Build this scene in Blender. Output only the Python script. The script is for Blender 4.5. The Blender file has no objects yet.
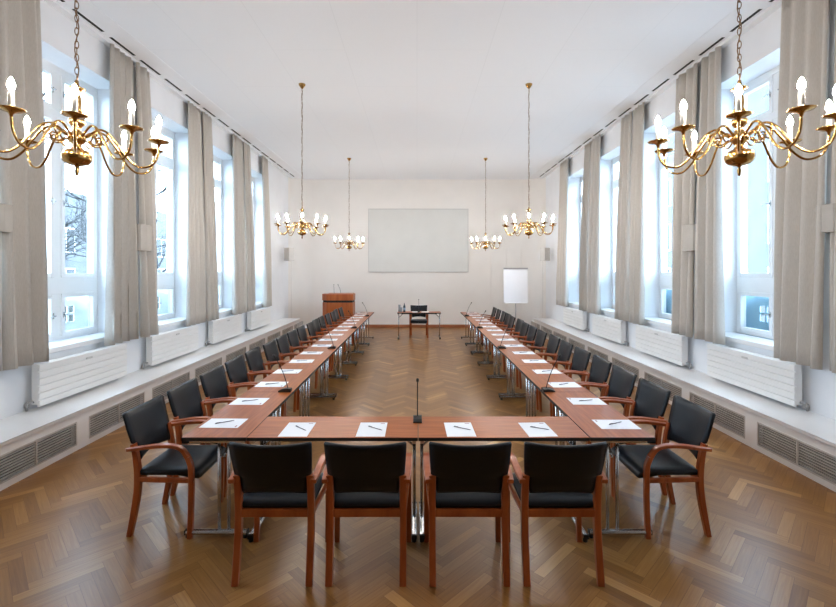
import bpy, math, random
from mathutils import Vector, Matrix
random.seed(7)
PI = math.pi
S = bpy.context.scene
COL = S.collection

# ---------------------------------------------------------------- camera, sky, exposure
FPX = 450.0
cam_d = bpy.data.cameras.new('camera'); cam = bpy.data.objects.new('camera', cam_d); COL.objects.link(cam)
cam.location = (0, 0, 1.943); cam.rotation_euler = (PI/2, 0, 0)
cam_d.sensor_width = 36; cam_d.lens = FPX/836*36
cam_d.shift_x = 1.0/836; cam_d.shift_y = -33.5/836
cam_d.clip_start = 0.05; cam_d.clip_end = 200
S.camera = cam
W = bpy.data.worlds.new('overcast_sky'); S.world = W; W.use_nodes = True
bg = W.node_tree.nodes['Background']; bg.inputs[0].default_value = (0.58, 0.78, 1.0, 1); bg.inputs[1].default_value = 10.0
S.view_settings.view_transform = 'Standard'; S.view_settings.look = 'None'
S.view_settings.gamma = 1; S.view_settings.use_curve_mapping = False
S.view_settings.exposure = 0.90
BULB = 330.0
WIN_Y = [5.65 + 2.03*k for k in range(4)]
ALL_WIN = [5.65 - 2.03] + WIN_Y
WALLX = 4.17; GLX = 4.56; WH = 0.72; WZ0 = 1.06; WZ1 = 4.5; CEIL = 5.0; BACK = 15.2
for sx in (-1, 1):                                    # daylight portals: guide the sky light through the window openings
    for yc in ALL_WIN:
        ld = bpy.data.lights.new('window_daylight', 'AREA'); ld.shape = 'RECTANGLE'
        ld.size = WZ1-WZ0; ld.size_y = 2*WH; ld.cycles.is_portal = True
        lo = bpy.data.objects.new('window_daylight', ld); COL.objects.link(lo)
        lo.location = (sx*(GLX+0.13), yc, (WZ0+WZ1)/2); lo.rotation_euler = (0, sx*PI/2, 0)
S.cycles.use_denoising = True
S.cycles.max_bounces = 14; S.cycles.diffuse_bounces = 8; S.cycles.transparent_max_bounces = 16
S.cycles.sample_clamp_indirect = 8; S.cycles.caustics_reflective = False; S.cycles.caustics_refractive = False

# ---------------------------------------------------------------- materials
def mat(name, col=(.8, .8, .8), rough=.5, metal=0., **kw):
    m = bpy.data.materials.new(name); m.use_nodes = True
    b = m.node_tree.nodes['Principled BSDF']
    b.inputs['Base Color'].default_value = (*col, 1); b.inputs['Roughness'].default_value = rough
    b.inputs['Metallic'].default_value = metal
    for k, v in kw.items():
        b.inputs[k.replace('_', ' ')].default_value = v
    m['b'] = b.name
    return m
def nd(m, t, **kw):
    n = m.node_tree.nodes.new(t)
    for k, v in kw.items(): setattr(n, k, v)
    return n
def lk(m, a, b): m.node_tree.links.new(a, b)
def noise_col(m, c1, c2, scale=5, stretch=(1, 1, 1), detail=4, lo=.35, hi=.65, coord='Object', bump=0., bdist=.002):
    b = m.node_tree.nodes['Principled BSDF']
    tc = nd(m, 'ShaderNodeTexCoord'); mp = nd(m, 'ShaderNodeMapping'); mp.inputs['Scale'].default_value = stretch
    nz = nd(m, 'ShaderNodeTexNoise'); nz.inputs['Scale'].default_value = scale; nz.inputs['Detail'].default_value = detail
    cr = nd(m, 'ShaderNodeValToRGB'); e = cr.color_ramp.elements
    e[0].position = lo; e[0].color = (*c1, 1); e[1].position = hi; e[1].color = (*c2, 1)
    lk(m, tc.outputs[coord], mp.inputs[0]); lk(m, mp.outputs[0], nz.inputs[0]); lk(m, nz.outputs[0], cr.inputs[0])
    lk(m, cr.outputs[0], b.inputs['Base Color'])
    if bump:
        bp = nd(m, 'ShaderNodeBump'); bp.inputs['Strength'].default_value = bump; bp.inputs['Distance'].default_value = bdist
        lk(m, nz.outputs[0], bp.inputs['Height']); lk(m, bp.outputs[0], b.inputs['Normal'])
    return m

M = {}
M['wall'] = noise_col(mat('wall_paint', rough=.8), (.79, .81, .84), (.82, .84, .87), 3, bump=.08)
M['wall_back'] = noise_col(mat('cream_wall_paint', rough=.8), (.81, .79, .76), (.83, .81, .78), 2, bump=.08)
M['front_wall_dark'] = noise_col(mat('darkened_unseen_wall', rough=.5), (.10, .07, .05), (.14, .10, .07), 4, (6, 1, .5))  # unseen wall behind the camera, coloured dark to cut the light it bounces
M['white'] = noise_col(mat('white_lacquer', rough=.35), (.80, .80, .80), (.83, .83, .83), 2)
M['radwhite'] = noise_col(mat('radiator_enamel', rough=.3), (.80, .80, .79), (.83, .83, .82), 2)
M['dark'] = mat('dark_void', (.012, .012, .012), .8)
M['grille'] = noise_col(mat('grille_metal', rough=.45), (.50, .48, .46), (.56, .54, .52), 12)
M['chrome'] = mat('brushed_chrome', (.62, .62, .62), .27, 1.0)
M['brass'] = noise_col(mat('polished_brass', rough=.2, metal=1.), (.42, .235, .065), (.56, .335, .115), 30)
M['brass_dark'] = mat('aged_brass_chain', (.22, .13, .07), .4, 1.0)
M['candle'] = mat('candle_sleeve', (.90, .86, .76), .5)
M['leather'] = noise_col(mat('black_leather', rough=.40, Specular_IOR_Level=.28), (.004, .006, .009), (.007, .010, .015), 220, bump=.12, bdist=.0006)
M['cherry'] = noise_col(mat('cherry_wood', rough=.32, Coat_Weight=.3, Coat_Roughness=.2), (.29, .056, .011), (.41, .098, .022), 18, (1, 1, .12))
M['lectern'] = noise_col(mat('lectern_veneer', rough=.4), (.30, .070, .014), (.42, .115, .028), 5, (2, 2, .25))
M['tabletop'] = noise_col(mat('table_veneer', rough=.3, Specular_IOR_Level=.22), (.30, .074, .014), (.42, .118, .026), 9, (6, .35, 1), 6)
M['tabletop_cross'] = noise_col(mat('table_veneer_cross', rough=.3, Specular_IOR_Level=.22), (.30, .074, .014), (.42, .118, .026), 9, (6, .35, 1), 6)
M['edge'] = mat('black_edge_band', (.010, .009, .009), .6)
M['plastic'] = mat('black_plastic', (.014, .014, .015), .45)
M['paper'] = noise_col(mat('white_paper', rough=.7), (.86, .87, .90), (.89, .90, .93), 2)
M['ink'] = mat('letterhead_ink', (.35, .16, .16), .7)
M['pen'] = mat('pen_plastic', (.10, .085, .11), .3)
M['screen'] = noise_col(mat('projection_fabric', rough=.85), (.67, .68, .66), (.70, .71, .69), 1.5)
M['frame_grey'] = mat('screen_border', (.60, .60, .59), .6)
M['base_wood'] = noise_col(mat('baseboard_wood', rough=.4), (.34, .12, .05), (.42, .16, .07), 6, (1, 8, 8))
M['speaker'] = mat('speaker_grille_cloth', (.50, .47, .43), .8)
M['speaker_box'] = mat('speaker_housing', (.62, .60, .57), .6)
M['sconce'] = noise_col(mat('plaster_sconce', rough=.7), (.40, .37, .33), (.44, .41, .37), 6)
M['steel'] = mat('grey_steel', (.45, .45, .46), .35, .8)
M['facade'] = noise_col(mat('grey_facade', rough=.9), (.085, .088, .092), (.10, .103, .107), 1)
M['facade_dark'] = mat('facade_glass', (.004, .007, .010), .5)
M['bark'] = noise_col(mat('bark', rough=.9), (.010, .009, .008), (.016, .014, .013), 10)
M['lawn'] = noise_col(mat('lawn', rough=.95), (.008, .012, .006), (.014, .020, .010), 3)
M['hedge'] = noise_col(mat('hedge', rough=.9), (.004, .008, .004), (.010, .016, .008), 4)
M['paving'] = noise_col(mat('pale_paving', rough=.9), (.25, .25, .24), (.30, .30, .29), 2)
M['bottle'] = mat('bottle_glass_dark', (.05, .08, .10), .12)
M['water'] = mat('clear_bottle', (.75, .82, .86), .1, 0., Transmission_Weight=.6, IOR=1.3)
M['label'] = mat('bottle_label', (.25, .40, .55), .5)

# curtain cloth: diffuse + translucent
m = bpy.data.materials.new('curtain_cloth'); m.use_nodes = True; nt = m.node_tree; nt.nodes.clear()
out = nd(m, 'ShaderNodeOutputMaterial'); mx = nd(m, 'ShaderNodeMixShader'); df = nd(m, 'ShaderNodeBsdfDiffuse'); tr = nd(m, 'ShaderNodeBsdfTranslucent')
tc = nd(m, 'ShaderNodeTexCoord'); mp = nd(m, 'ShaderNodeMapping'); mp.inputs['Scale'].default_value = (30, 30, 4)
nz = nd(m, 'ShaderNodeTexNoise'); nz.inputs['Scale'].default_value = 6; cr = nd(m, 'ShaderNodeValToRGB')
cr.color_ramp.elements[0].position = .3; cr.color_ramp.elements[0].color = (.60, .555, .50, 1)
cr.color_ramp.elements[1].position = .7; cr.color_ramp.elements[1].color = (.67, .625, .57, 1)
lk(m, tc.outputs['Object'], mp.inputs[0]); lk(m, mp.outputs[0], nz.inputs[0]); lk(m, nz.outputs[0], cr.inputs[0])
lk(m, cr.outputs[0], df.inputs[0]); tr.inputs[0].default_value = (.50, .49, .48, 1); mx.inputs[0].default_value = .15
lk(m, df.outputs[0], mx.inputs[1]); lk(m, tr.outputs[0], mx.inputs[2]); lk(m, mx.outputs[0], out.inputs[0]); M['curtain'] = m

# window glass: thin pane
m = bpy.data.materials.new('window_glass'); m.use_nodes = True; nt = m.node_tree; nt.nodes.clear()
out = nd(m, 'ShaderNodeOutputMaterial'); mx = nd(m, 'ShaderNodeMixShader'); t = nd(m, 'ShaderNodeBsdfTransparent'); g = nd(m, 'ShaderNodeBsdfGlossy')
g.inputs['Roughness'].default_value = .02; t.inputs[0].default_value = (.94, .97, .98, 1); mx.inputs[0].default_value = .06
lk(m, t.outputs[0], mx.inputs[1]); lk(m, g.outputs[0], mx.inputs[2]); lk(m, mx.outputs[0], out.inputs[0]); M['glass'] = m

for key, dc, tcx in (('parapet', (.80, .82, .84), (.13, .14, .15)), ('parapet_shaded', (.30, .45, .52), (.045, .075, .09))):  # same panel twice; shade and bluish light put into the second one's colour
    m = bpy.data.materials.new(key+'_frosted_panel'); m.use_nodes = True; nt = m.node_tree; nt.nodes.clear()
    out = nd(m, 'ShaderNodeOutputMaterial'); mx = nd(m, 'ShaderNodeAddShader'); df = nd(m, 'ShaderNodeBsdfDiffuse'); tr = nd(m, 'ShaderNodeBsdfTranslucent')
    df.inputs[0].default_value = (*dc, 1); tr.inputs[0].default_value = (*tcx, 1)
    lk(m, df.outputs[0], mx.inputs[0]); lk(m, tr.outputs[0], mx.inputs[1]); lk(m, mx.outputs[0], out.inputs[0]); M[key] = m

# bulbs
m = bpy.data.materials.new('lit_bulb'); m.use_nodes = True; nt = m.node_tree; nt.nodes.clear()
out = nd(m, 'ShaderNodeOutputMaterial'); e = nd(m, 'ShaderNodeEmission'); e.inputs[0].default_value = (1, .93, .85, 1); e.inputs[1].default_value = BULB
lk(m, e.outputs[0], out.inputs[0]); M['bulb'] = m

# ceiling: white paint with faint board joints
m = mat('ceiling_paint', (.74, .75, .77), .85); b = m.node_tree.nodes['Principled BSDF']
tc = nd(m, 'ShaderNodeTexCoord'); br = nd(m, 'ShaderNodeTexBrick'); mp = nd(m, 'ShaderNodeMapping'); mp.inputs['Rotation'].default_value = (0, 0, PI/2)
br.inputs['Scale'].default_value = 1.0; br.inputs['Brick Width'].default_value = 2.5; br.inputs['Row Height'].default_value = 1.0
br.inputs['Mortar Size'].default_value = .004; br.inputs['Color1'].default_value = (.815, .845, .885, 1); br.inputs['Color2'].default_value = (.82, .85, .89, 1); br.inputs['Mortar'].default_value = (.765, .795, .835, 1)
lk(m, tc.outputs['Object'], mp.inputs[0]); lk(m, mp.outputs[0], br.inputs[0]); lk(m, br.outputs[0], b.inputs['Base Color']); M['ceiling'] = m

# parquet: colour per plank from the mesh attribute, grain along the plank from UV
m = mat('herringbone_parquet', (.3, .2, .1), .3, Specular_IOR_Level=.45); b = m.node_tree.nodes['Principled BSDF']
at = nd(m, 'ShaderNodeAttribute'); at.attribute_name = 'tone'; uv = nd(m, 'ShaderNodeUVMap'); uv.uv_map = 'UVMap'
mp = nd(m, 'ShaderNodeMapping'); mp.inputs['Scale'].default_value = (3, 60, 1); nz = nd(m, 'ShaderNodeTexNoise'); nz.inputs['Scale'].default_value = 1.2; nz.inputs['Detail'].default_value = 5
nz.inputs['Distortion'].default_value = .6
cr = nd(m, 'ShaderNodeValToRGB'); els = cr.color_ramp.elements
els[0].position = 0; els[0].color = (.145, .052, .010, 1); els[1].position = 1; els[1].color = (.48, .25, .080, 1)
e2 = els.new(.5); e2.color = (.285, .126, .031, 1)
ma = nd(m, 'ShaderNodeMath', operation='MULTIPLY_ADD'); ma.inputs[1].default_value = .55; ad = nd(m, 'ShaderNodeMath', operation='ADD')
sb = nd(m, 'ShaderNodeMath', operation='SUBTRACT'); sb.inputs[1].default_value = .275
lk(m, uv.outputs[0], mp.inputs[0]); lk(m, mp.outputs[0], nz.inputs[0]); lk(m, nz.outputs[0], ma.inputs[0]); lk(m, at.outputs['Fac'], ma.inputs[2])
lk(m, ma.outputs[0], sb.inputs[0]); lk(m, sb.outputs[0], cr.inputs[0]); lk(m, cr.outputs[0], b.inputs['Base Color'])
nz2 = nd(m, 'ShaderNodeTexNoise'); nz2.inputs['Scale'].default_value = 2.5; mr = nd(m, 'ShaderNodeMapRange'); mr.inputs[3].default_value = .285; mr.inputs[4].default_value = .33
tc = nd(m, 'ShaderNodeTexCoord'); lk(m, tc.outputs['Object'], nz2.inputs[0]); lk(m, nz2.outputs[0], mr.inputs[0]); lk(m, mr.outputs[0], b.inputs['Roughness'])
M['parquet'] = m

# ---------------------------------------------------------------- mesh helpers
class MB:
    def __init__(s): s.v = []; s.f = []; s.m = []; s.sm = []
    def add(s, vs, fs, mi=0, smooth=False):
        o = len(s.v); s.v += [tuple(v) for v in vs]; s.f += [tuple(i+o for i in f) for f in fs]
        s.m += [mi]*len(fs); s.sm += [smooth]*len(fs); return s
    def box(s, x0, x1, y0, y1, z0, z1, mi=0, top=None):
        x0, x1 = min(x0, x1), max(x0, x1); y0, y1 = min(y0, y1), max(y0, y1)
        vs = [(x0,y0,z0),(x1,y0,z0),(x1,y1,z0),(x0,y1,z0),(x0,y0,z1),(x1,y0,z1),(x1,y1,z1),(x0,y1,z1)]
        s.add(vs, [(0,3,2,1),(0,1,5,4),(1,2,6,5),(2,3,7,6),(3,0,4,7)], mi); s.add(vs, [(4,5,6,7)], mi if top is None else top)
        return s
    def prism(s, poly, z0, z1, mi=0):              # poly in xy, counter-clockwise
        n = len(poly); vs = [(x, y, z0) for x, y in poly] + [(x, y, z1) for x, y in poly]
        s.add(vs, [tuple(range(n-1, -1, -1)), tuple(range(n, 2*n))] + [(i, (i+1) % n, n+(i+1) % n, n+i) for i in range(n)], mi); return s
    def prism_x(s, poly, x0, x1, mi=0, smooth=False):     # poly in yz
        n = len(poly); vs = [(x0, y, z) for y, z in poly] + [(x1, y, z) for y, z in poly]
        s.add(vs, [tuple(range(n-1, -1, -1)), tuple(range(n, 2*n))], mi); s.add(vs, [(i, (i+1) % n, n+(i+1) % n, n+i) for i in range(n)], mi, smooth); return s
    def lathe(s, prof, n=16, c=(0, 0, 0), mi=0, smooth=True):
        vs = []
        for r, z in prof:
            for k in range(n): a = 2*PI*k/n; vs.append((c[0]+r*math.cos(a), c[1]+r*math.sin(a), c[2]+z))
        fs = []
        for i in range(len(prof)-1):
            for k in range(n): k2 = (k+1) % n; fs.append((i*n+k, i*n+k2, (i+1)*n+k2, (i+1)*n+k))
        fs.append(tuple(range(n-1, -1, -1))); fs.append(tuple((len(prof)-1)*n+k for k in range(n)))
        return s.add(vs, fs, mi, smooth)
    def tube(s, pts, r, n=8, mi=0, closed=False):
        pts = [Vector(p) for p in pts]; N = len(pts); rr = r if isinstance(r, (list, tuple)) else [r]*N
        vs = []; up = None
        for i, p in enumerate(pts):
            if closed: d = (pts[(i+1) % N]-pts[i-1]).normalized()
            else: d = (pts[min(i+1, N-1)]-pts[max(i-1, 0)]).normalized()
            if up is None: up = Vector((0, 0, 1)) if abs(d.z) < .9 else Vector((1, 0, 0))
            x = d.cross(up).normalized(); u = x.cross(d).normalized(); up = u
            for k in range(n): a = 2*PI*k/n; vs.append(p + (x*math.cos(a)+u*math.sin(a))*rr[i])
        fs = []
        for i in range(N if closed else N-1):
            j = (i+1) % N
            for k in range(n): k2 = (k+1) % n; fs.append((i*n+k, i*n+k2, j*n+k2, j*n+k))
        if not closed: fs += [tuple(range(n-1, -1, -1)), tuple((N-1)*n+k for k in range(n))]
        return s.add(vs, fs, mi, True)
    def sweep(s, pts, side, w, h, mi=0):            # rectangular section along pts; side = fixed sideways axis; w across side, h in the plane
        pts = [Vector(p) for p in pts]; side = Vector(side).normalized(); N = len(pts)
        ww = w if isinstance(w, (list, tuple)) else [w]*N; hh = h if isinstance(h, (list, tuple)) else [h]*N
        vs = []
        for i, p in enumerate(pts):
            d = (pts[min(i+1, N-1)]-pts[max(i-1, 0)]).normalized(); u = d.cross(side).normalized()
            c = .26
            for a, b_ in ((-1, -1+c), (-1, 1-c), (-1+c, 1), (1-c, 1), (1, 1-c), (1, -1+c), (1-c, -1), (-1+c, -1)):
                vs.append(p + side*(a*ww[i]/2) + u*(b_*hh[i]/2))
        n = 8; fs = [(i*n+k, i*n+(k+1) % n, (i+1)*n+(k+1) % n, (i+1)*n+k) for i in range(N-1) for k in range(n)]
        fs += [tuple(range(n-1, -1, -1)), tuple((N-1)*n+k for k in range(n))]
        return s.add(vs, fs, mi, False)
    def build(s, name, mats, parent=None, bevel=0, seg=2, subsurf=0, solid=0, smooth=False, recalc=True):
        me = bpy.data.meshes.new(name); me.from_pydata(s.v, [], s.f)
        for mm in (mats if isinstance(mats, (list, tuple)) else [mats]): me.materials.append(M[mm])
        me.polygons.foreach_set('material_index', s.m); me.polygons.foreach_set('use_smooth', [True]*len(s.f) if smooth else s.sm)
        if recalc:
            import bmesh
            bm = bmesh.new(); bm.from_mesh(me); bmesh.ops.recalc_face_normals(bm, faces=bm.faces)
            bmesh.ops.remove_doubles(bm, verts=bm.verts, dist=1e-6) if bevel or smooth or subsurf else None
            bm.to_mesh(me); bm.free()
        me.update()
        o = bpy.data.objects.new(name, me); COL.objects.link(o); o.parent = parent
        if solid: md = o.modifiers.new('thickness', 'SOLIDIFY'); md.thickness = solid; md.offset = 0
        if bevel:
            md = o.modifiers.new('bevel', 'BEVEL'); md.width = bevel; md.segments = seg; md.limit_method = 'ANGLE'; md.harden_normals = False
        if subsurf: md = o.modifiers.new('sub', 'SUBSURF'); md.levels = subsurf; md.render_levels = subsurf
        return o
def spline(ctrl, k=6):                               # Catmull-Rom
    P = [Vector(c) for c in ctrl]; P = [2*P[0]-P[1]] + P + [2*P[-1]-P[-2]]; o = []
    for i in range(1, len(P)-2):
        for j in range(k):
            t = j/k; a, b_, c, d = P[i-1:i+3]
            o.append(.5*((2*b_)+(c-a)*t+(2*a-5*b_+4*c-d)*t*t+(3*b_-a-3*c+d)*t**3))
    o.append(P[-2]); return o
def thing(name, label, cat, loc=(0, 0, 0), rz=0, group=None, kind=None):
    o = bpy.data.objects.new(name, None); COL.objects.link(o); o.location = loc; o.rotation_euler = (0, 0, rz); o.empty_display_size = .1
    return tag(o, label, cat, group, kind)
def tag(o, label=None, cat=None, group=None, kind=None):
    if label: o['label'] = label
    if cat: o['category'] = cat
    if group: o['group'] = group
    if kind: o['kind'] = kind
    return o
def kids(o): return [c for c in COL.objects if c.parent == o]
KC = {}
def dup(root, loc=None, rz=None, label=None, group=None, parent=None):
    c = root.copy(); COL.objects.link(c); c.parent = parent
    if loc is not None: c.location = loc
    if rz is not None: c.rotation_euler = (0, 0, rz)
    if label: c['label'] = label
    if group: c['group'] = group
    if root.name not in KC: KC[root.name] = list(root.children)
    for ch in KC[root.name]: dup(ch, parent=c)
    return c
ORD = ['first', 'second', 'third', 'fourth', 'fifth', 'sixth', 'seventh', 'eighth', 'ninth', 'tenth', 'eleventh', 'twelfth', 'thirteenth', 'fourteenth', 'fifteenth', 'sixteenth']

# ---------------------------------------------------------------- structure
FRONT = -2.6
# floor: herringbone planks
me = bpy.data.meshes.new('floor'); n_ = 6; pw = .0745; g_ = .0010
vs, fs, uvs, tone = [], [], [], []
c45 = math.sqrt(.5)
def uv2xy(u, v): return ((u-v)*c45 + .17, (u+v)*c45 + 6.0)
R_ = 190
for r in range(-R_, R_):
    for m2 in range(-10, 11):
        for kind in (0, 1):
            if kind == 0: c0 = r + 2*n_*m2; a = (c0*pw+g_, r*pw+g_, (c0+n_)*pw-g_, (r+1)*pw-g_)
            else: c0 = r + 2*n_*m2 + 2*n_-1; a = (c0*pw+g_, r*pw+g_, (c0+1)*pw-g_, (r+n_)*pw-g_)
            cx, cy = uv2xy((a[0]+a[2])/2, (a[1]+a[3])/2)
            if abs(cx) > 3.85 or cy < FRONT or cy > BACK-.02: continue
            q = [uv2xy(a[0], a[1]), uv2xy(a[2], a[1]), uv2xy(a[2], a[3]), uv2xy(a[0], a[3])]
            if any(p[1] > BACK+.1 for p in q): q = [(p[0], min(p[1], BACK+.1)) for p in q]
            i = len(vs); vs += [(x, y, 0) for x, y in q]; fs.append((i, i+1, i+2, i+3))
            ou, ov = random.uniform(0, 50), random.uniform(0, 50); l, w_ = n_*pw, pw
            uvs += [(ou, ov), (ou+l, ov), (ou+l, ov+w_), (ou, ov+w_)] if kind == 0 else [(ou, ov), (ou, ov+w_), (ou+l, ov+w_), (ou+l, ov)]
            t = random.gauss(.45, .105)
            if random.random() < .06: t += .38
            t += -.05 if kind else .05
            tone.append(min(1, max(0, t)))
i = len(vs); vs += [(-4.7, FRONT-.3, -.004), (4.7, FRONT-.3, -.004), (4.7, BACK+.4, -.004), (-4.7, BACK+.4, -.004)]; fs.append((i, i+1, i+2, i+3)); uvs += [(0, 0)]*4; tone.append(0)
me.from_pydata(vs, [], fs); ul = me.uv_layers.new(name='UVMap')
ul.data.foreach_set('uv', [c for p in uvs for c in p])
ta = me.attributes.new('tone', 'FLOAT', 'FACE'); ta.data.foreach_set('value', tone)
me.materials.append(M['parquet']); fo = bpy.data.objects.new('floor', me); COL.objects.link(fo); tag(fo, kind='structure')

b = MB().box(-4.75, 4.75, FRONT-.3, BACK+.4, CEIL, CEIL+.2); tag(b.build('ceiling', 'ceiling'), kind='structure')
for sx, nm in ((-1, 'left'), (1, 'right')):
    b = MB(); x0, x1 = sx*WALLX, sx*(WALLX+.5)
    b.box(x0, x1, FRONT, BACK+.3, 0, WZ0-.05); b.box(x0, x1, FRONT, BACK+.3, WZ1, CEIL)
    ys = [FRONT]
    for yc in ALL_WIN: ys += [yc-WH, yc+WH]
    ys.append(BACK+.3)
    for a, c in zip(ys[::2], ys[1::2]): b.box(x0, x1, a, c, WZ0-.05, WZ1)
    tag(b.build('wall_'+nm, 'wall'), kind='structure')
# back wall with rounded corners
b = MB(); RC = .62
b.box(-WALLX+RC-.001, WALLX-RC+.001, BACK, BACK+.3, 0, CEIL)
for sx in (-1, 1):
    N = 14; arc = []
    for k in range(N+1):
        a = PI/2*k/N; arc.append((sx*(WALLX-RC+RC*math.cos(a)), BACK-RC+RC*math.sin(a)))
    vs = [(x, y, z) for z in (0, CEIL) for x, y in arc]
    b.add(vs, [(k, k+1, N+2+k, N+1+k) for k in range(N)], 0, True)
o = b.build('wall_back', 'wall_back', recalc=False); tag(o, kind='structure')
tag(MB().box(-4.7, 4.7, FRONT-.3, FRONT, 0, CEIL).build('wall_front', 'front_wall_dark'), kind='structure')
tag(MB().box(-WALLX+RC, WALLX-RC, BACK-.02, BACK, 0, .10).build('baseboard_back', 'base_wood', bevel=.004), kind='structure')
# curtain-rail strip with slots under the ceiling
for k, sx in enumerate((-1, 1)):
    x = sx*4.05
    b = MB(); b.box(sx*3.72, sx*3.998, FRONT, 14.85, CEIL-.006, CEIL); b.box(sx*4.046, sx*4.08, FRONT, 14.85, CEIL-.006, CEIL); b.box(sx*4.08, sx*4.17, FRONT, 14.85, CEIL-.045, CEIL)
    y = 5.90; starts = [y+.64*i for i in range(-9, 14)]
    for i, s0 in enumerate(starts): b.box(sx*3.998, sx*4.046, s0-.13, s0, CEIL-.006, CEIL)
    tr = b.build('trim_%d' % (k+1), 'wall'); tag(tr, kind='structure')
    sl = None
    for s0 in starts:
        if s0+.51 > 14.9: continue
        if sl is None:
            sl = MB().box(sx*3.998, sx*4.046, 0, .51, CEIL-.002, CEIL).build('slot', 'dark', tr)
            so = sl
        else:
            so = sl.copy(); COL.objects.link(so); so.parent = tr
        so.location = (0, s0, 0)
# picture-rail-like flush double door at the right of the back wall
d = bpy.data.objects.new('door_1', None); COL.objects.link(d); d.location = (3.02, BACK, 0); tag(d, kind='structure')
for sx in (-1, 1): MB().box(0.004*sx, sx*.50, -.014, -.001, .10, 2.68).build('door_leaf', 'wall_back', d, bevel=.003)
MB().box(-.53, -.503, -.018, -.001, .1, 2.71).box(.503, .53, -.018, -.001, .1, 2.71).box(-.53, .53, -.018, -.001, 2.685, 2.715).build('door_frame', 'wall_back', d, bevel=.002)

# ---------------------------------------------------------------- windows (built for the left wall, turned 180 degrees for the right)
def make_window():
    root = bpy.data.objects.new('window_1', None); COL.objects.link(root); tag(root, kind='structure')
    # local frame: room on +x side, glass plane at x=0, origin on sill level
    H = WZ1-WZ0; zs = [(.055, .57), (.80, 2.78), (2.89, H-.10)]
    f = MB(); fw = .06
    f.box(-.04, .04, -WH, -WH+fw, 0, H).box(-.04, .04, WH-fw, WH, 0, H)
    f.box(-.038, .045, -.06, .06, .04, H-.08)
    for a, c, xx in ((0, .045, .042), (.58, .79, .050), (2.79, 2.88, .055), (H-.09, H, .042)): f.box(-.036, xx, -WH+fw-.004, WH-fw+.004, a, c)
    f.build('window_frame', 'white', root, bevel=.006)
    for sy in (-1, 1):
        for i, (z0, z1) in enumerate(zs):
            y0, y1 = sorted((sy*.055, sy*(WH-.055))); s = MB(); t = .055; p0, p1 = z0-.015, z1+.015
            s.box(-.02, .058, y0, y0+t, p0, p1).box(-.02, .058, y1-t, y1, p0, p1).box(-.018, .056, y0+t-.004, y1-t+.004, p0, p0+t).box(-.018, .056, y0+t-.004, y1-t+.004, p1-t, p1)
            so = s.build('sash', 'white', root, bevel=.006)
            MB().box(.004, .012, y0+t, y1-t, p0+t, p1-t).build('pane', 'glass', so)
            hz = (p0+p1)/2 if i != 1 else p0+.95; hy = sy*.085
            if 1:
                MB().box(.058, .064, hy-.012, hy+.012, hz-.035, hz+.035).tube([(.06, hy, hz), (.095, hy, hz), (.095, hy+sy*.09, hz-.012)], .007, 6).build('handle', 'chrome', so)
    MB().box(.06, GLX-WALLX+.045, -WH, WH, -.06, 0).build('window_sill', 'white', root, bevel=.008)
    return root
win = make_window(); first = True; n = 0
for sx in (-1, 1):
    for yc in ALL_WIN:
        n += 1
        w = win if first else dup(win); first = False
        w.name = 'window_%d' % n; w.location = (sx*GLX, yc, WZ0); w.rotation_euler = (0, 0, 0 if sx < 0 else PI)
bpy.context.view_layer.update()
# right side: turn handles away; fine as in the photograph

# ---------------------------------------------------------------- ledges with grilles
def make_ledge(sx, side):
    root = thing('window_ledge', 'long white built-in ledge with heating grilles along the %s wall' % side, 'ledge', (sx*WALLX, 0, 0), 0 if sx < 0 else PI, kind='structure')
    del root['category']; root.name = 'trim_%d' % (3 if sx < 0 else 4)
    s = 1 if sx < 0 else -1
    # local: +x towards the room; for the right side the y axis is flipped
    y0, y1 = sorted((s*FRONT, s*13.95))
    fx = WALLX-3.66
    MB().box(0, fx+.045, y0, y1, .405, .445).build('ledge_top', 'white', root, bevel=.012, seg=3)
    gr = []; k = -5
    starts = [5.02+1.2*i for i in range(-6, 8)]
    b = MB(); b.box(0, fx, y0, y1, .31, .405); b.box(0, fx, y0, y1, 0, .06)
    b.box(0, fx-.06, y0, y1, .06, .31, 1)
    edges = [FRONT]+[e for g0 in starts for e in (g0, g0+1.02)]+[13.95]
    for a, c in zip(edges[::2], edges[1::2]):
        if c > a: b.box(fx-.06, fx, s*a, s*c, .06, .31)
    b.build('front_panel', ['white', 'dark'], root)
    b = MB(); b.box(fx-.012, fx+.004, 0, 1.02, .06, .075).box(fx-.012, fx+.004, 0, 1.02, .297, .312)
    for y in (0, .5, 1.005): b.box(fx-.012, fx+.004, y, y+.015, .075, .297)
    for i in range(8): b.box(fx-.028, fx-.004, .015, 1.005, .090+i*.0262, .099+i*.0262)
    g = b.build('grille', 'grille', root)
    for i, g0 in enumerate(starts):
        o = g if i == 0 else g.copy()
        if i: COL.objects.link(o); o.parent = root
        o.location = (0, g0 if s > 0 else -(g0+1.02), 0)
make_ledge(-1, 'left'); make_ledge(1, 'right')

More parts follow.
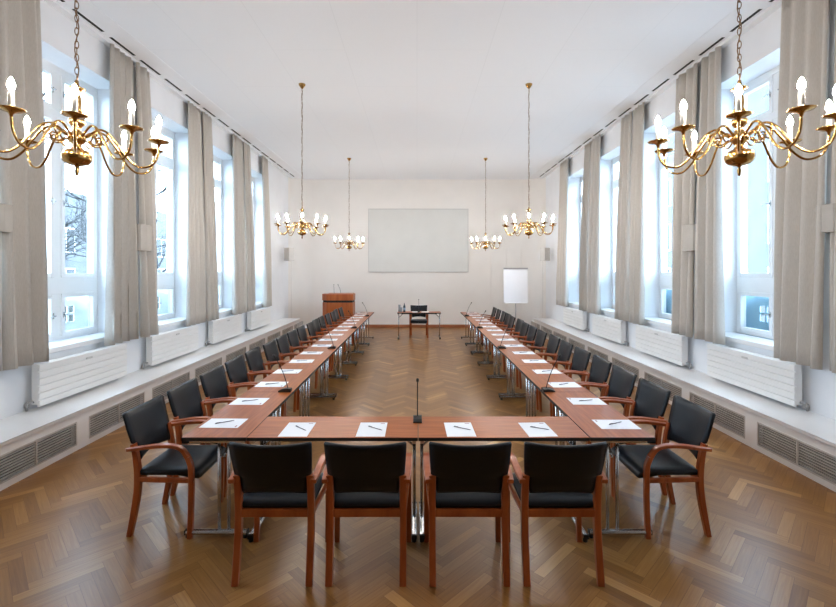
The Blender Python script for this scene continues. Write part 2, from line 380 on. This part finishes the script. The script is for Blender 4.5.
# ---------------------------------------------------------------- radiators
def make_radiator():
    root = thing('radiator', '', 'radiator', group='white panel radiators below the windows')
    # local +x to the room, wall at x=0, centre y=0, z absolute
    b = MB(); zb, zt = .487, .94; n = 6; h = (zt-zb)/n
    for i in range(n): b.box(.145, .170, -.72, .72, zb+i*h+.006, zb+(i+1)*h-.006)
    b.box(.140, .150, -.715, .715, zb, zt)
    b.build('front_panel', 'radwhite', root, bevel=.003)
    b = MB().box(.065, .138, -.70, .70, zb+.02, zt-.006)
    b.build('radiator_body', 'radwhite', root, bevel=.004)
    for y in (-.45, .45): MB().box(.004, .07, y-.02, y+.02, zb+.05, zt-.04).build('bracket', 'radwhite', root)
    for y in (-.715, .715):
        MB().tube([(.03, y, zb-.045), (.03, y, zb+.02), (.05, y, zb+.05), (.10, y, zb+.05)], .011, 8).lathe([(.016, 0), (.02, .01), (.02, .035), (.014, .045)], 10, (.03, y, zb-.012)).build('valve', 'steel', root)
    MB().box(.170, .177, -.05, .05, .86, .885).box(.176, .182, -.045, -.02, .864, .881).box(.176, .182, .02, .045, .864, .881).build('nameplate', 'frame_grey', root, bevel=.002)
    return root
rad = make_radiator(); fst = True
for sx, side in ((-1, 'left'), (1, 'right')):
    for i, yc in enumerate(WIN_Y):
        lab = 'white ribbed panel radiator under the %s window from the front, %s wall' % (ORD[i], side)
        r = rad if fst else dup(rad); fst = False
        r.location = (sx*WALLX, 5.49+2.03*i, 0); r.rotation_euler = (0, 0, 0 if sx < 0 else PI); r['label'] = lab

# ---------------------------------------------------------------- curtains
def curtain(sx, y0, y1, label, flare0=0., flare1=0., seed=0, folds=None):
    rnd = random.Random(seed); xc = 3.992; L = y1-y0
    nf = folds or max(2, round(L/.185)); ny = nf*10; nz = 22; z0, z1 = .965, CEIL-.047
    ph = [rnd.uniform(-.6, .6) for _ in range(4)]; amp_f = [rnd.uniform(.55, 1.15) for _ in range(nf+2)]
    vs = []
    for j in range(nz+1):
        t = j/nz; z = z0+(z1-z0)*t
        a, c = y0+flare0*t, y1-flare1*t
        for i in range(ny+1):
            u = i/ny; k = u*nf; am = amp_f[int(k)]*(1-(k % 1))+amp_f[int(k)+1]*(k % 1)
            w = math.sin(2*PI*k+ph[0]+.5*math.sin(2.2*t+ph[1]))
            wy = .018*math.sin(4*PI*k+ph[2])*(1-t*.4)
            x = xc + .095*t - am*(.100-.052*t)*(.85*w+.25*math.sin(4*PI*k+ph[3])) + .006*math.sin(5*t+k)
            vs.append((sx*min(x, 4.15), a+(c-a)*u+wy, z + (.006*math.sin(2*PI*k) if j == 0 else 0)))
    fs = [(j*(ny+1)+i, j*(ny+1)+i+1, (j+1)*(ny+1)+i+1, (j+1)*(ny+1)+i) for j in range(nz) for i in range(ny)]
    b = MB().add(vs, fs, 0, True)
    o = b.build('curtain', 'curtain', recalc=False, solid=.003)
    return tag(o, label, 'curtain', 'grey beige floor-length window curtains')
CUR = {-1: [(3.72, 4.35, 0, 0), (4.37, 4.92, 0, .04), (5.80, 6.47, .17, 0), (6.50, 6.95, 0, .1), (7.80, 8.50, .2, 0), (8.54, 9.05, 0, .1), (9.78, 10.50, .15, 0), (10.54, 11.05, 0, .1), (11.72, 12.35, .1, 0)],
       1: [(3.72, 4.375, 0, 0), (4.40, 5.01, 0, .0), (5.90, 6.50, .15, 0), (6.53, 7.04, 0, -.05), (7.95, 8.50, .1, 0), (8.54, 9.09, 0, .05), (9.87, 10.50, .1, 0), (10.54, 11.02, 0, .05), (12.0, 12.8, .1, 0)]}
POSN = ['nearest the camera, cut by the frame', 'on the near side of the first window', 'on the far side of the first window', 'on the near side of the second window', 'on the far side of the second window',
        'on the near side of the third window', 'on the far side of the third window', 'on the near side of the fourth window', 'on the far side of the fourth window']
for sx, side in ((-1, 'left'), (1, 'right')):
    for i, (a, c, f0, f1) in enumerate(CUR[sx]):
        curtain(sx, a, c, 'beige curtain on the %s wall, %s' % (side, POSN[i]), f0, f1, seed=i*3+(sx > 0)*50+1)

# ---------------------------------------------------------------- wall sconces on the piers
def make_sconce():
    root = thing('wall_sconce', '', 'wall light', group='plaster sconces on the piers between the curtains')
    poly = [(0, -.13), (.20, -.13), (.225, -.11), (.235, 0), (.225, .11), (.20, .13), (0, .13)]
    b = MB(); n = len(poly); inner = [(x*.93 if x else .012, y*.90) for x, y in poly]
    for P, flip in ((poly, 0), (inner, 1)):
        vs = [(x, y, z) for z in (-.185, .185) for x, y in P]
        b.add(vs, [(k, (k+1) % n, n+(k+1) % n, n+k) if not flip else (n+k, n+(k+1) % n, (k+1) % n, k) for k in range(n)])
    vs = [(x, y, z) for z in (-.185, .185) for x, y in poly+inner]
    for base in (0, 2*n): b.add(vs, [(base+k, base+(k+1) % n, base+n+(k+1) % n, base+n+k) for k in range(n)])
    b.build('shade', 'sconce', root, bevel=.004)
    MB().box(.012, .10, -.04, .04, -.03, .03).build('lamp_holder', 'speaker_box', root)
    return root
sc = make_sconce(); fst = True
for sx, side in ((-1, 'left'), (1, 'right')):
    for i, yc in enumerate((4.33 if sx < 0 else 4.39, 6.56)):
        s = sc if fst else dup(sc); fst = False
        s.location = (sx*WALLX, yc, 2.445 if i == 0 else 2.41); s.scale = (.88, .86, .73) if i == 0 else (1, 1.15, 1.02); s.rotation_euler = (0, 0, 0 if sx < 0 else PI)
        s['label'] = 'box-shaped plaster wall sconce between curtains, %s wall, %s' % (side, 'nearest the camera' if i == 0 else 'beyond the first window')

# ---------------------------------------------------------------- chandeliers
def make_chandelier():
    root = thing('chandelier', '', 'chandelier', group='ten-armed brass chandeliers')
    # z local: 0 at bottom finial tip (world 2.47)
    b = MB()
    b.lathe([(.003, 0), (.008, .006), (.010, .03), (.006, .045), (.014, .055), (.030, .058), (.052, .066), (.066, .080), (.072, .098), (.071, .114), (.062, .130), (.044, .140), (.028, .148), (.020, .165), (.030, .18),
             (.040, .19), (.044, .21), (.040, .228), (.024, .24), (.018, .26), (.024, .268), (.038, .285), (.040, .30), (.032, .318), (.018, .33), (.022, .345), (.034, .352), (.030, .362), (.020, .372),
             (.024, .40), (.021, .43), (.014, .45), (.012, .462), (.036, .470), (.042, .476), (.030, .484), (.012, .492), (.009, .52), (.004, .525)], 24)
    b.build('hub', 'brass', root)
    # chain: links alternating, up to canopy
    topz = CEIL-2.457; b = MB(); z = .52; k = 0
    while z < topz-.06:
        pts = []
        for q in range(10):
            a = 2*PI*q/10; xx = .0085*math.cos(a); zz = .022*math.sin(a)
            pts.append((xx, 0, z+.018+zz) if k % 2 == 0 else (0, xx, z+.018+zz))
        b.tube(pts, .0024, 5, closed=True); z += .036; k += 1
    b.build('chain', 'brass_dark', root)
    cab = [(.009*math.cos(q*.9), .009*math.sin(q*.9), .52+(topz-.55)*q/60) for q in range(61)]
    MB().tube(cab, .003, 5).build('cable', 'brass_dark', root)
    MB().lathe([(.010, topz-.075), (.022, topz-.065), (.030, topz-.05), (.052, topz-.022), (.056, topz-.002), (.02, topz)], 20).build('ceiling_canopy', 'brass', root)
    R = .398
    def at(o, ang): o.rotation_euler = (0, 0, ang)
    path = spline([(.030, 0, .205), (.065, 0, .235), (.105, 0, .262), (.15, 0, .245), (.195, 0, .185), (.24, 0, .115), (.295, 0, .070), (.355, 0, .080), (.388, 0, .125), (R, 0, .195)], 5)
    b = MB().tube(path, .0062, 8)
    b.tube(spline([(.05, 0, .20), (.085, 0, .175), (.115, 0, .19), (.11, 0, .215), (.09, 0, .212)], 4), .0045, 6)   # scroll
    b.tube(spline([(.14, 0, .245), (.150, 0, .215), (.135, 0, .195), (.12, 0, .205)], 4), .004, 6)
    arm = b.build('arm', 'brass', root)
    pl = MB().lathe([(.006, .190), (.010, .203), (.018, .210), (.048, .217), (.056, .223), (.054, .225), (.030, .221), (.017, .222), (.017, .236), (.012, .238)], 18, (R, 0, 0)).build('drip_pan', 'brass', arm)
    cs = MB().lathe([(.0125, .224), (.0125, .305), (.010, .309), (.004, .310)], 14, (R, 0, 0)).build('candle_sleeve', 'candle', arm)
    bu = MB().lathe([(.006, .309), (.0150, .326), (.0145, .341), (.008, .360), (.001, .371)], 8, (R, 0, 0)).build('bulb', 'bulb', arm)
    for k in range(1, 10):
        a = dup(arm, parent=root); a.rotation_euler = (0, 0, k*PI/5)
    return root
ch = make_chandelier()
CH = [(-1.86, 2.46, -54, 'left side, nearest the camera'), (-1.89, 7.4, -75.7, 'left side, middle of the row'), (-1.855, 12.3, -81, 'left side, farthest, near the screen'),
      (1.762, 2.46, -126, 'right side, nearest the camera'), (1.84, 7.4, -104, 'right side, middle of the row'), (1.875, 12.3, -99, 'right side, farthest, near the screen')]
for i, (x, y, a, l) in enumerate(CH):
    c = ch if i == 0 else dup(ch)
    c.location = (x, y, 2.457); c.rotation_euler = (0, 0, math.radians(a)); c['label'] = 'lit brass candle chandelier hanging on a chain, ' + l

# ---------------------------------------------------------------- tables
TZ = .75
def make_table(ins=.065, hx=.2305, hy=.5985):
    root = thing('conference_table', '', 'table')
    MB().box(-hx, hx, -hy, hy, TZ-.026, TZ, 1, top=0).build('tabletop', ['tabletop', 'edge'], root, bevel=.0015, seg=1)
    MB().box(-.11, -.08, -.5, .5, TZ-.052, TZ-.027).box(.08, .11, -.5, .5, TZ-.052, TZ-.027).build('under_rail', 'plastic', root, bevel=.003)
    for sy in (-1, 1):
        y = sy*(hy-ins)
        b = MB()
        for x in (.012, .082): b.tube([(x, y, .055), (x, y, TZ-.045)], .012, 12)
        b.box(-.20, .20, y-.014, y+.014, TZ-.058, TZ-.030)
        lg = b.build('leg', 'chrome', root)
        f = MB(); poly = [(-.014, .028), (-.020, .040), (-.014, .056), (0, .060), (.014, .056), (.020, .040), (.014, .028)]
        f.prism_x([(y+a, z) for a, z in reversed(poly)], -.232, .215, 0)
        f.build('foot', 'chrome', lg, bevel=.002)
        for x in (-.215, .20): MB().lathe([(.015, 0), (.017, .004), (.017, .026), (.012, .030)], 12, (x, y, 0)).box(x+(.014 if x > 0 else -.021), x+(.021 if x > 0 else -.014), y-.019, y+.019, .026, .060).build('foot_cap', 'plastic', lg, bevel=.003)
        MB().tube([(.047, y, TZ-.17), (.047, y-sy*.03, TZ-.145), (.047, y-sy*.115, TZ-.06), (.047, y-sy*.14, TZ-.045)], .009, 8).build('brace', 'chrome', lg)
    return root
tb = make_table(); fst = True
NT = 8
for sx, side in ((-1, 'left'), (1, 'right')):
    for i in range(NT):
        t = tb if fst else dup(tb); fst = False
        t.location = (sx*1.457+.009, 3.203+.6+1.2*i, 0); t.rotation_euler = (0, 0, 0 if sx < 0 else PI)
        t['label'] = 'narrow wood-topped table with chrome T-legs, %s from the front in the %s row' % (ORD[i], side); t['group'] = 'tables of the %s row' % side
cross = make_table(.026, .231, .6100)
for sx, side in ((-1, 'left'), (1, 'right')):
    t = cross if sx < 0 else dup(cross)
    t.location = (sx*.6122+.008, 3.203+.232, 0); t.rotation_euler = (0, 0, PI/2); t['label'], t['group'] = ( 'wood-topped cross table at the front, %s half' % side, 'cross tables at the front')
dup(cross, (.06, 12.80, 0), PI/2, 'single small table standing alone before the back wall', 'single table')
for o in list(COL.objects):
    if o.get('label', '').startswith('single small table'): del o['group']

# ---------------------------------------------------------------- chairs
def make_chair():
    root = thing('armchair', '', 'chair')
    # sitter faces +y
    for sx in (-1, 1):
        p = spline([(sx*.228, -.250, 0), (sx*.228, -.218, .16), (sx*.228, -.192, .32), (sx*.228, -.188, .45), (sx*.228, -.202, .58), (sx*.228, -.222, .672)], 4)
        MB().sweep(p, (1, 0, 0), .042, [.034+.012*math.sin(PI*min(1, i/len(p)*1.1)) for i in range(len(p))]).build('leg', 'cherry', root)
        q = spline([(sx*.256, .205, 0), (sx*.256, .214, .22), (sx*.256, .216, .42), (sx*.256, .212, .52), (sx*.256, .190, .585)], 5)
        MB().sweep(q, (1, 0, 0), .036, [.036]*len(q)).build('leg', 'cherry', root)
        q = spline([(sx*.256, .190, .585), (sx*.257, .145, .645), (sx*.258, .07, .668), (sx*.259, -.04, .667), (sx*.258, -.15, .653), (sx*.254, -.250, .640)], 5)
        N = len(q); MB().sweep(q, (1, 0, 0), [.036+.010*math.sin(PI*min(1, i/(N-1))) for i in range(N)], [.036-.010*min(1, i/6) for i in range(N)]).build('armrest', 'cherry', root)
    # seat frame
    b = MB()
    b.box(-.208, .208, -.203, -.178, .395, .440).box(-.208, .208, .150, .172, .398, .432)
    for sx in (-1, 1): b.sweep([(sx*.236, -.185, .418), (sx*.243, .0, .416), (sx*.250, .205, .414)], (1, 0, 0), .022, .036)
    b.build('seat_frame', 'cherry', root)
    # seat pad: profile in yz swept in x, waterfall front
    ny, nx = 16, 8; prof_t = [(-.185, .478), (-.16, .492), (-.08, .490), (.0, .488), (.10, .492), (.18, .492), (.235, .478), (.262, .450), (.268, .425)]
    prof_b = [(.255, .412), (.20, .418), (.10, .438), (0, .440), (-.10, .440), (-.178, .440), (-.19, .455)]
    prof = prof_t+prof_b; n = len(prof); b = MB(); xs = [-.238, -.228, -.19, -.10, 0, .10, .19, .228, .238]; vs = []
    for j, x in enumerate(xs):
        e = 0 if abs(x) < .2 else (.25 if abs(x) < .23 else 1)
        for (y, z) in prof: vs.append((x, y*(1-.02*e), z+( .466-z)*.45*e if True else z))
    fs = [(j*n+k, j*n+(k+1) % n, (j+1)*n+(k+1) % n, (j+1)*n+k) for j in range(len(xs)-1) for k in range(n)]
    fs += [tuple(range(n)), tuple((len(xs)-1)*n+k for k in range(n-1, -1, -1))]
    b.add(vs, fs, 0, True); b.build('seat', 'leather', root, smooth=True)
    # backrest panel
    zs = [.542, .565, .62, .650, .665, .678, .72, .775, .84, .874, .884]; b = MB(); vs = []; nx = 12
    hw = [.195, .203, .205, .205, .212, .238, .242, .246, .250, .251, .244]
    for side in (0, 1):
        for j, z in enumerate(zs):
            for i in range(nx+1):
                u = -1+2*i/nx; x = hw[j]*u
                yb = -.188-.30*max(0, (z-.52))**1.12
                yb -= .028*(1-u*u)
                th = .017*(1-.45*abs(u)**8)*(1 if 0 < j < len(zs)-1 else .55)
                zz = z + (.014*u*u if j >= 8 else 0) + (.022*(1-u*u) if j == 0 else 0) + (.010*(1-u*u) if j == 1 else 0)
                vs.append((x, yb+(th if side else -th), zz))
    n1 = nx+1; tot = n1*len(zs); fs = []
    for j in range(len(zs)-1):
        for i in range(nx):
            a = j*n1+i; fs.append((a, a+1, a+n1+1, a+n1)); fs.append((tot+a+n1, tot+a+n1+1, tot+a+1, tot+a))
    for i in range(nx):
        fs.append((i+1, i, tot+i, tot+i+1)); a = (len(zs)-1)*n1+i; fs.append((a, a+1, tot+a+1, tot+a))
    for j in range(len(zs)-1):
        a = j*n1; fs.append((a, a+n1, tot+a+n1, tot+a)); a = j*n1+nx; fs.append((a+n1, a, tot+a, tot+a+n1))
    b.add(vs, fs, 0, True); b.build('backrest', 'leather', root, smooth=True)
    return root
cp = make_chair(); fst = True; rj = random.Random(3)
def chair(x, y, rz, label, group=None):
    global fst
    c = cp if fst else dup(cp); fst = False
    c.location = (x, y, 0); c.rotation_euler = (0, 0, rz); c['label'] = label
    if group: c['group'] = group
    elif 'group' in c: del c['group']
CX = ['far left', 'second from the left', 'third from the left', 'far right']
for i, x in enumerate((-.893, -.315, .324, .905)):
    chair(x, 3.022, [.0, 0, 0, .0][i], 'black armchair seen from behind at the front table, %s' % CX[i], 'armchairs at the front cross tables')
for sx, side in ((-1, 'left'), (1, 'right')):
    for i in range(16):
        chair(.014+sx*(1.866+(rj.uniform(-.012, .03) if i else 0)), 3.52+.6*i+(rj.uniform(-.008, .008) if i else 0), -sx*-PI/2 + rj.uniform(-.015, .015)*(i > 0),
              'black armchair with cherry wood frame, %s from the front in the %s row' % (ORD[i], side), 'armchairs along the %s table row' % side)
chair(.055, 13.13, PI, 'black armchair alone behind the small table at the back wall')

# ---------------------------------------------------------------- papers and pens
def make_paper():
    root = thing('paper_sheet', '', 'paper')
    MB().box(-.105, .105, -.1485, .1485, 0, .0012).build('sheet', 'paper', root)
    MB().box(.055, .088, .118, .128, .0012, .0015).build('letterhead', 'ink', root)
    return root
pp = make_paper()
def make_pen():
    b = MB(); b.tube([(-.070, 0, .0045), (-.062, 0, .0045), (.055, 0, .0045), (.068, 0, .0045), (.072, 0, .0045)], [.0020, .0031, .0031, .002, .0008], 8); b.box(-.066, -.03, -.001, .001, .0085, .0105)
    return b.build('pen', 'pen')
pn = make_pen(); f1 = [True, True]
def paper(x, y, rz, where, grp, prz):
    p = pp if f1[0] else dup(pp); f1[0] = False
    p.location = (x, y, TZ+.0004); p.rotation_euler = (0, 0, rz); p['label'] = 'white sheet of paper, ' + where; p['group'] = 'paper sheets '+grp
    q = pn if f1[1] else pn.copy()
    if not f1[1]: COL.objects.link(q)
    f1[1] = False
    q.location = (x+.02*math.cos(rz), y+.01, TZ+.0018); q.rotation_euler = (0, 0, prz)
    tag(q, 'dark pen lying on the paper sheet ' + where, 'pen', 'pens '+grp)
for i, x in enumerate((-.893, -.335, .318, .900)):
    paper(x, 3.368, (-.0, .0, .02, .05)[i], 'on the front table, %s' % CX[i], 'on the front cross tables', -.75+.1*i)
for sx, side in ((-1, 'left'), (1, 'right')):
    for i in range(16):
        paper(.009+sx*(1.520+rj.uniform(-.01, .01)), 3.490+.6*i+rj.uniform(-.02, .02), sx*PI/2+rj.uniform(-.05, .05), '%s from the front on the %s row' % (ORD[i], side), 'on the %s table row' % side, .35+rj.uniform(-.12, .25))
# ---------------------------------------------------------------- microphones
def make_mic():
    root = thing('desk_microphone', '', 'microphone')
    # leans towards +y (towards the sitter)
    b = MB(); b.prism_x([(-.055, 0), (.060, 0), (.060, .012), (.030, .026), (-.020, .034), (-.055, .030)], -.034, .034); b.build('base', 'plastic', root, bevel=.004)
    path = spline([(0, -.02, .028), (0, -.015, .06), (0, .02, .17), (0, .065, .27), (0, .105, .335)], 5)
    MB().tube(path, .0042, 8).build('gooseneck', 'plastic', root)
    d = (Vector(path[-1])-Vector(path[-2])).normalized(); p = Vector(path[-1])
    MB().tube([p-d*.004, p, p+d*.006, p+d*.028, p+d*.034], [.004, .008, .0105, .0105, .005], 10).build('capsule', 'plastic', root)
    return root
mc = make_mic(); fst = True
def mic(x, y, rz, label, group=None):
    global fst
    c = mc if fst else dup(mc); fst = False
    c.location = (x, y, TZ+.0003); c.rotation_euler = (0, 0, rz); c['label'] = label
    if group: c['group'] = group
mic(.004, 3.56, PI, 'black gooseneck microphone in the middle of the front tables')
for sx, side in ((-1, 'left'), (1, 'right')):
    for i, y in enumerate((4.42, 6.84, 9.22, 11.6)):
        mic(sx*1.29, y, PI/2 if sx < 0 else -PI/2, 'black gooseneck microphone, %s from the front on the %s table row' % (ORD[i], side), 'microphones on the %s table row' % side)
mic(.05, 12.72, 0, 'black gooseneck microphone on the single table at the back')

# ---------------------------------------------------------------- things on the back table
p = dup(pp, (-.03, 12.80, TZ+.0004), PI+.1, 'white sheet of paper on the single back table, left of the microphone'); p['group'] = 'paper sheets on the back table'
p = dup(pp, (.23, 12.80, TZ+.0004), PI-.1, 'white sheet of paper on the single back table, right of the microphone'); p['group'] = 'paper sheets on the back table'
t = thing('water_bottle', 'dark water bottle with blue label on the single back table', 'bottle', (-.36, 12.83, TZ+.0005))
MB().lathe([(.030, 0), (.033, .004), (.033, .14), (.030, .165), (.014, .205), (.012, .235), (.012, .240)], 16).build('bottle_body', 'bottle', t)
MB().lathe([(.034, .045), (.034, .115), (.033, .116)], 16).build('bottle_label', 'label', t)
MB().lathe([(.0135, .238), (.0135, .258), (.010, .260)], 12).build('cap', 'steel', t)
for i, (x, y) in enumerate(((-.45, 12.80), (-.50, 12.87))):
    b = MB().lathe([(.028, 0), (.033, .005), (.036, .20 if i else .13), (.034, .20 if i else .13), (.031, .008), (.001, .007)], 16)
    tag(b.build('drinking_glass', 'water'), 'clear glass left of the bottle on the back table, %s' % ('shorter, nearer one' if i == 0 else 'taller, farther one'), 'glass', 'glasses on the back table').location = (x, y, TZ+.0005)

# ---------------------------------------------------------------- screen, lectern, flip chart, speakers
t = thing('projection_screen', 'large pale grey screen mounted on the back wall', 'screen', (.045, BACK, 0))
MB().box(-1.66, 1.66, -.03, -.001, 1.90, 3.98).build('screen_surface', 'screen', t)
MB().box(-1.69, -1.66, -.04, -.001, 1.87, 4.01).box(1.66, 1.69, -.04, -.001, 1.87, 4.01).box(-1.66, 1.66, -.04, -.001, 3.98, 4.01).box(-1.66, 1.66, -.04, -.001, 1.87, 1.90).build('border', 'frame_grey', t, bevel=.003)

t = thing('lectern', 'orange-brown wooden lectern in the back left corner', 'lectern', (-2.42, 13.75, 0))
body = [(-.34, 0), (.46, 0), (.46, .50), (-.50, .50), (-.50, .16)]
MB().prism(body, .05, .945).build('body', 'lectern', t, bevel=.006)
MB().prism([(x*.97, .015+y*.95) for x, y in body], .945, 1.01).build('shadow_gap', 'dark', t)
MB().prism([(x*1.02, y-.01) for x, y in body], 1.01, 1.205).build('desk_box', 'lectern', t, bevel=.006)
MB().prism_x([(.03, 1.205), (.47, 1.205), (.47, 1.222)], -.34, .44).build('reading_desk', 'lectern', t, bevel=.003)
MB().prism([(x*.96, .02+y*.94) for x, y in body], 0, .05).build('plinth', 'dark', t)
MB().lathe([(.010, -.006), (.012, 0), (.008, .012), (.001, .014)], 12, (.30, -.012, .55)).build('lock', 'chrome', t)
for x, dx in ((-.17, -.02), (.04, -.10)):
    pth = spline([(x, .32, 1.20), (x+dx*.2, .32, 1.32), (x+dx*.7, .34, 1.43), (x+dx, .38, 1.48)], 5)
    g = MB().tube(pth, .005, 6).build('gooseneck_microphone', 'plastic', t)
    e = pth[-1]; MB().tube([e, (e[0]+dx*.1, e[1]+.035, e[2]+.012)], .010, 8).build('capsule', 'plastic', g)

t = thing('flip_chart', 'white flip chart on grey stand in the back right corner', 'flip chart', (2.90, 13.2, 0), math.radians(-6))
fc = MB().add([(-.35, -.02, .98), (.35, -.02, .98), (.35, .06, 2.0), (-.35, .06, 2.0), (-.35, 0, .975), (.35, 0, .975), (.35, .08, 1.995), (-.35, .08, 1.995)], [(0, 1, 2, 3), (7, 6, 5, 4), (0, 4, 5, 1), (1, 5, 6, 2), (2, 6, 7, 3), (3, 7, 4, 0)])
fc.build('board', 'white', t, bevel=.004)
MB().add([(-.335, -.032, .985), (.335, -.032, .985), (.335, .046, 1.965), (-.335, .046, 1.965), (-.335, -.022, .984), (.335, -.022, .984), (.335, .056, 1.964), (-.335, .056, 1.964)], [(0, 1, 2, 3), (7, 6, 5, 4), (0, 4, 5, 1), (1, 5, 6, 2), (2, 6, 7, 3), (3, 7, 4, 0)]).build('paper_pad', 'paper', t)
MB().box(-.35, .35, .02, .075, 1.965, 2.01).build('clamp_bar', 'steel', t, bevel=.004)
MB().box(-.30, .30, -.07, -.02, .965, .985).build('pen_tray', 'white', t, bevel=.003)
MB().tube([(0, .06, .10), (0, .06, 1.05)], .016, 12).build('pole', 'steel', t)
for a in (90, 210, 330):
    c, s = math.cos(math.radians(a)), math.sin(math.radians(a)); MB().tube([(0, .06, .22), (c*.38, .06+s*.38, .012)], .011, 8).build('leg', 'steel', t)

for sx, side in ((-1, 'left'), (1, 'right')):
    t = thing('wall_speaker', 'grey box loudspeaker high on the wall in the back %s corner' % side, 'speaker', (sx*3.93, 13.62, 2.22), sx*math.radians(38))
    MB().box(-.13, .13, -.02, .16, 0, .40).build('speaker_housing', 'speaker_box', t, bevel=.01)
    MB().box(-.118, .118, -.03, -.018, .014, .386).build('grille_cloth', 'speaker', t, bevel=.005)
    MB().box(-.03, .03, .14, .20, .16, .24).build('wall_bracket', 'speaker_box', t)
    MB().tube([(sx*.06, .19, -1.74), (sx*.06, .19, .1)], .007, 6).build('cable', 'speaker_box', t)

# ---------------------------------------------------------------- outside
tag(MB().box(-60, -4.8, -20, 60, -1.3, -1.2).box(4.8, 60, -20, 60, -1.3, -1.2, 1).build('ground', ['lawn', 'paving']), kind='structure')
def facade(x, sx, y0, y1, h, label, mats, wy, wz):
    t = thing('apartment_building', label, 'building', (x, (y0+y1)/2, -1.2)); L = (y1-y0)/2
    MB().box(0, sx*6, -L, L, 0, h).build('wall', mats, t)
    k = 0; y = -L+1.2
    while y < L-1.8:
        for z in range(int((h-2)//wz)):
            zz = 1.5+z*wz
            w = MB().box(-sx*.04, sx*.02, y-.08, y+wy+.08, zz-.08, zz+1.78).build('window', 'white', t)
            MB().box(-sx*.05, -sx*.041, y, y+wy*.47, zz, zz+1.7).box(-sx*.05, -sx*.041, y+wy*.53, y+wy, zz, zz+1.7).build('pane', 'facade_dark', w)
            k += 1
        y += wy+1.5
facade(-26, -1, 22, 52, 9, 'pale apartment building seen beyond the left windows', 'facade', 1.6, 3.0)
facade(17, 1, 8, 34, 13, 'pale office building seen beyond the right windows', 'facade', 2.0, 3.0)
def tree(x, y, h, label, seed):
    rn = random.Random(seed); t = thing('bare_tree', label, 'tree', (x, y, -1.2)); b = MB(); br_ = MB()
    b.tube([(0, 0, 0), (.1, .05, h*.25), (0, .1, h*.5), (.1, 0, h*.85)], [.20, .15, .10, .04], 8)
    def grow(p, d, l, r, n):
        q = p+d*l; mid = p+d*l*.5+Vector((rn.uniform(-.1, .1), rn.uniform(-.1, .1), rn.uniform(-.05, .1)))*l
        br_.tube([p, mid, q], [r, r*.8, r*.5], 5)
        if n == 0: return
        for _ in range(3):
            nd_ = (d+Vector((rn.uniform(-.8, .8), rn.uniform(-.8, .8), rn.uniform(-.4, .7)))).normalized(); grow(p+d*l*rn.uniform(.4, 1), nd_, l*.66, r*.55, n-1)
    for k in range(12):
        z = h*(.25+.05*k); a = k*2.4; grow(Vector((0, .05, z)), Vector((math.cos(a), math.sin(a), .6)).normalized(), h*.22, .05, 4)
    b.build('trunk', 'bark', t); br_.build('branches', 'bark', t)
tree(-9.5, 9.5, 8, 'bare tree outside the first left window', 1)
tree(-11, 16.5, 8, 'bare tree outside the second left window', 2)
b = MB()
for k in range(26):
    y = -2+1.6*k; b.lathe([(.3, 0), (.9, .25), (1.0, .8), (.85, 1.4+.2*(k % 3)), (.4, 1.9+.15*(k % 2)), (.05, 2.0)], 10, (-13, y, -1.2))
tag(b.build('hedge', 'hedge'), 'dark green hedge outside the left windows', 'hedge', kind='stuff')
def parapet(mt='parapet'):
    b = MB(); x0, x1 = -.006, .006; y = [-.66, -.105, -.015, .015, .105, .66]; z = [0, .24, .33, .36, .45, .60]
    for i in range(5):
        for j in range(5):
            if i in (1, 3) and j in (1, 3): continue
            b.box(x0, x1, y[i], y[i+1], z[j], z[j+1])
    return b.build('parapet_panel', mt)
pan = {}
for n_w in range(1, 11):
    w = bpy.data.objects['window_%d' % n_w]; left = w.location.x < 0; k_ = 'parapet' if left else 'parapet_shaded'
    if k_ not in pan: o = pan[k_] = parapet(k_)
    else: o = pan[k_].copy(); COL.objects.link(o)
    o.parent = w; o.location = (-.098, .35 if left else -.35, -.049)
    o['label'] = 'frosted parapet panel with four square holes'
bpy.context.view_layer.update()
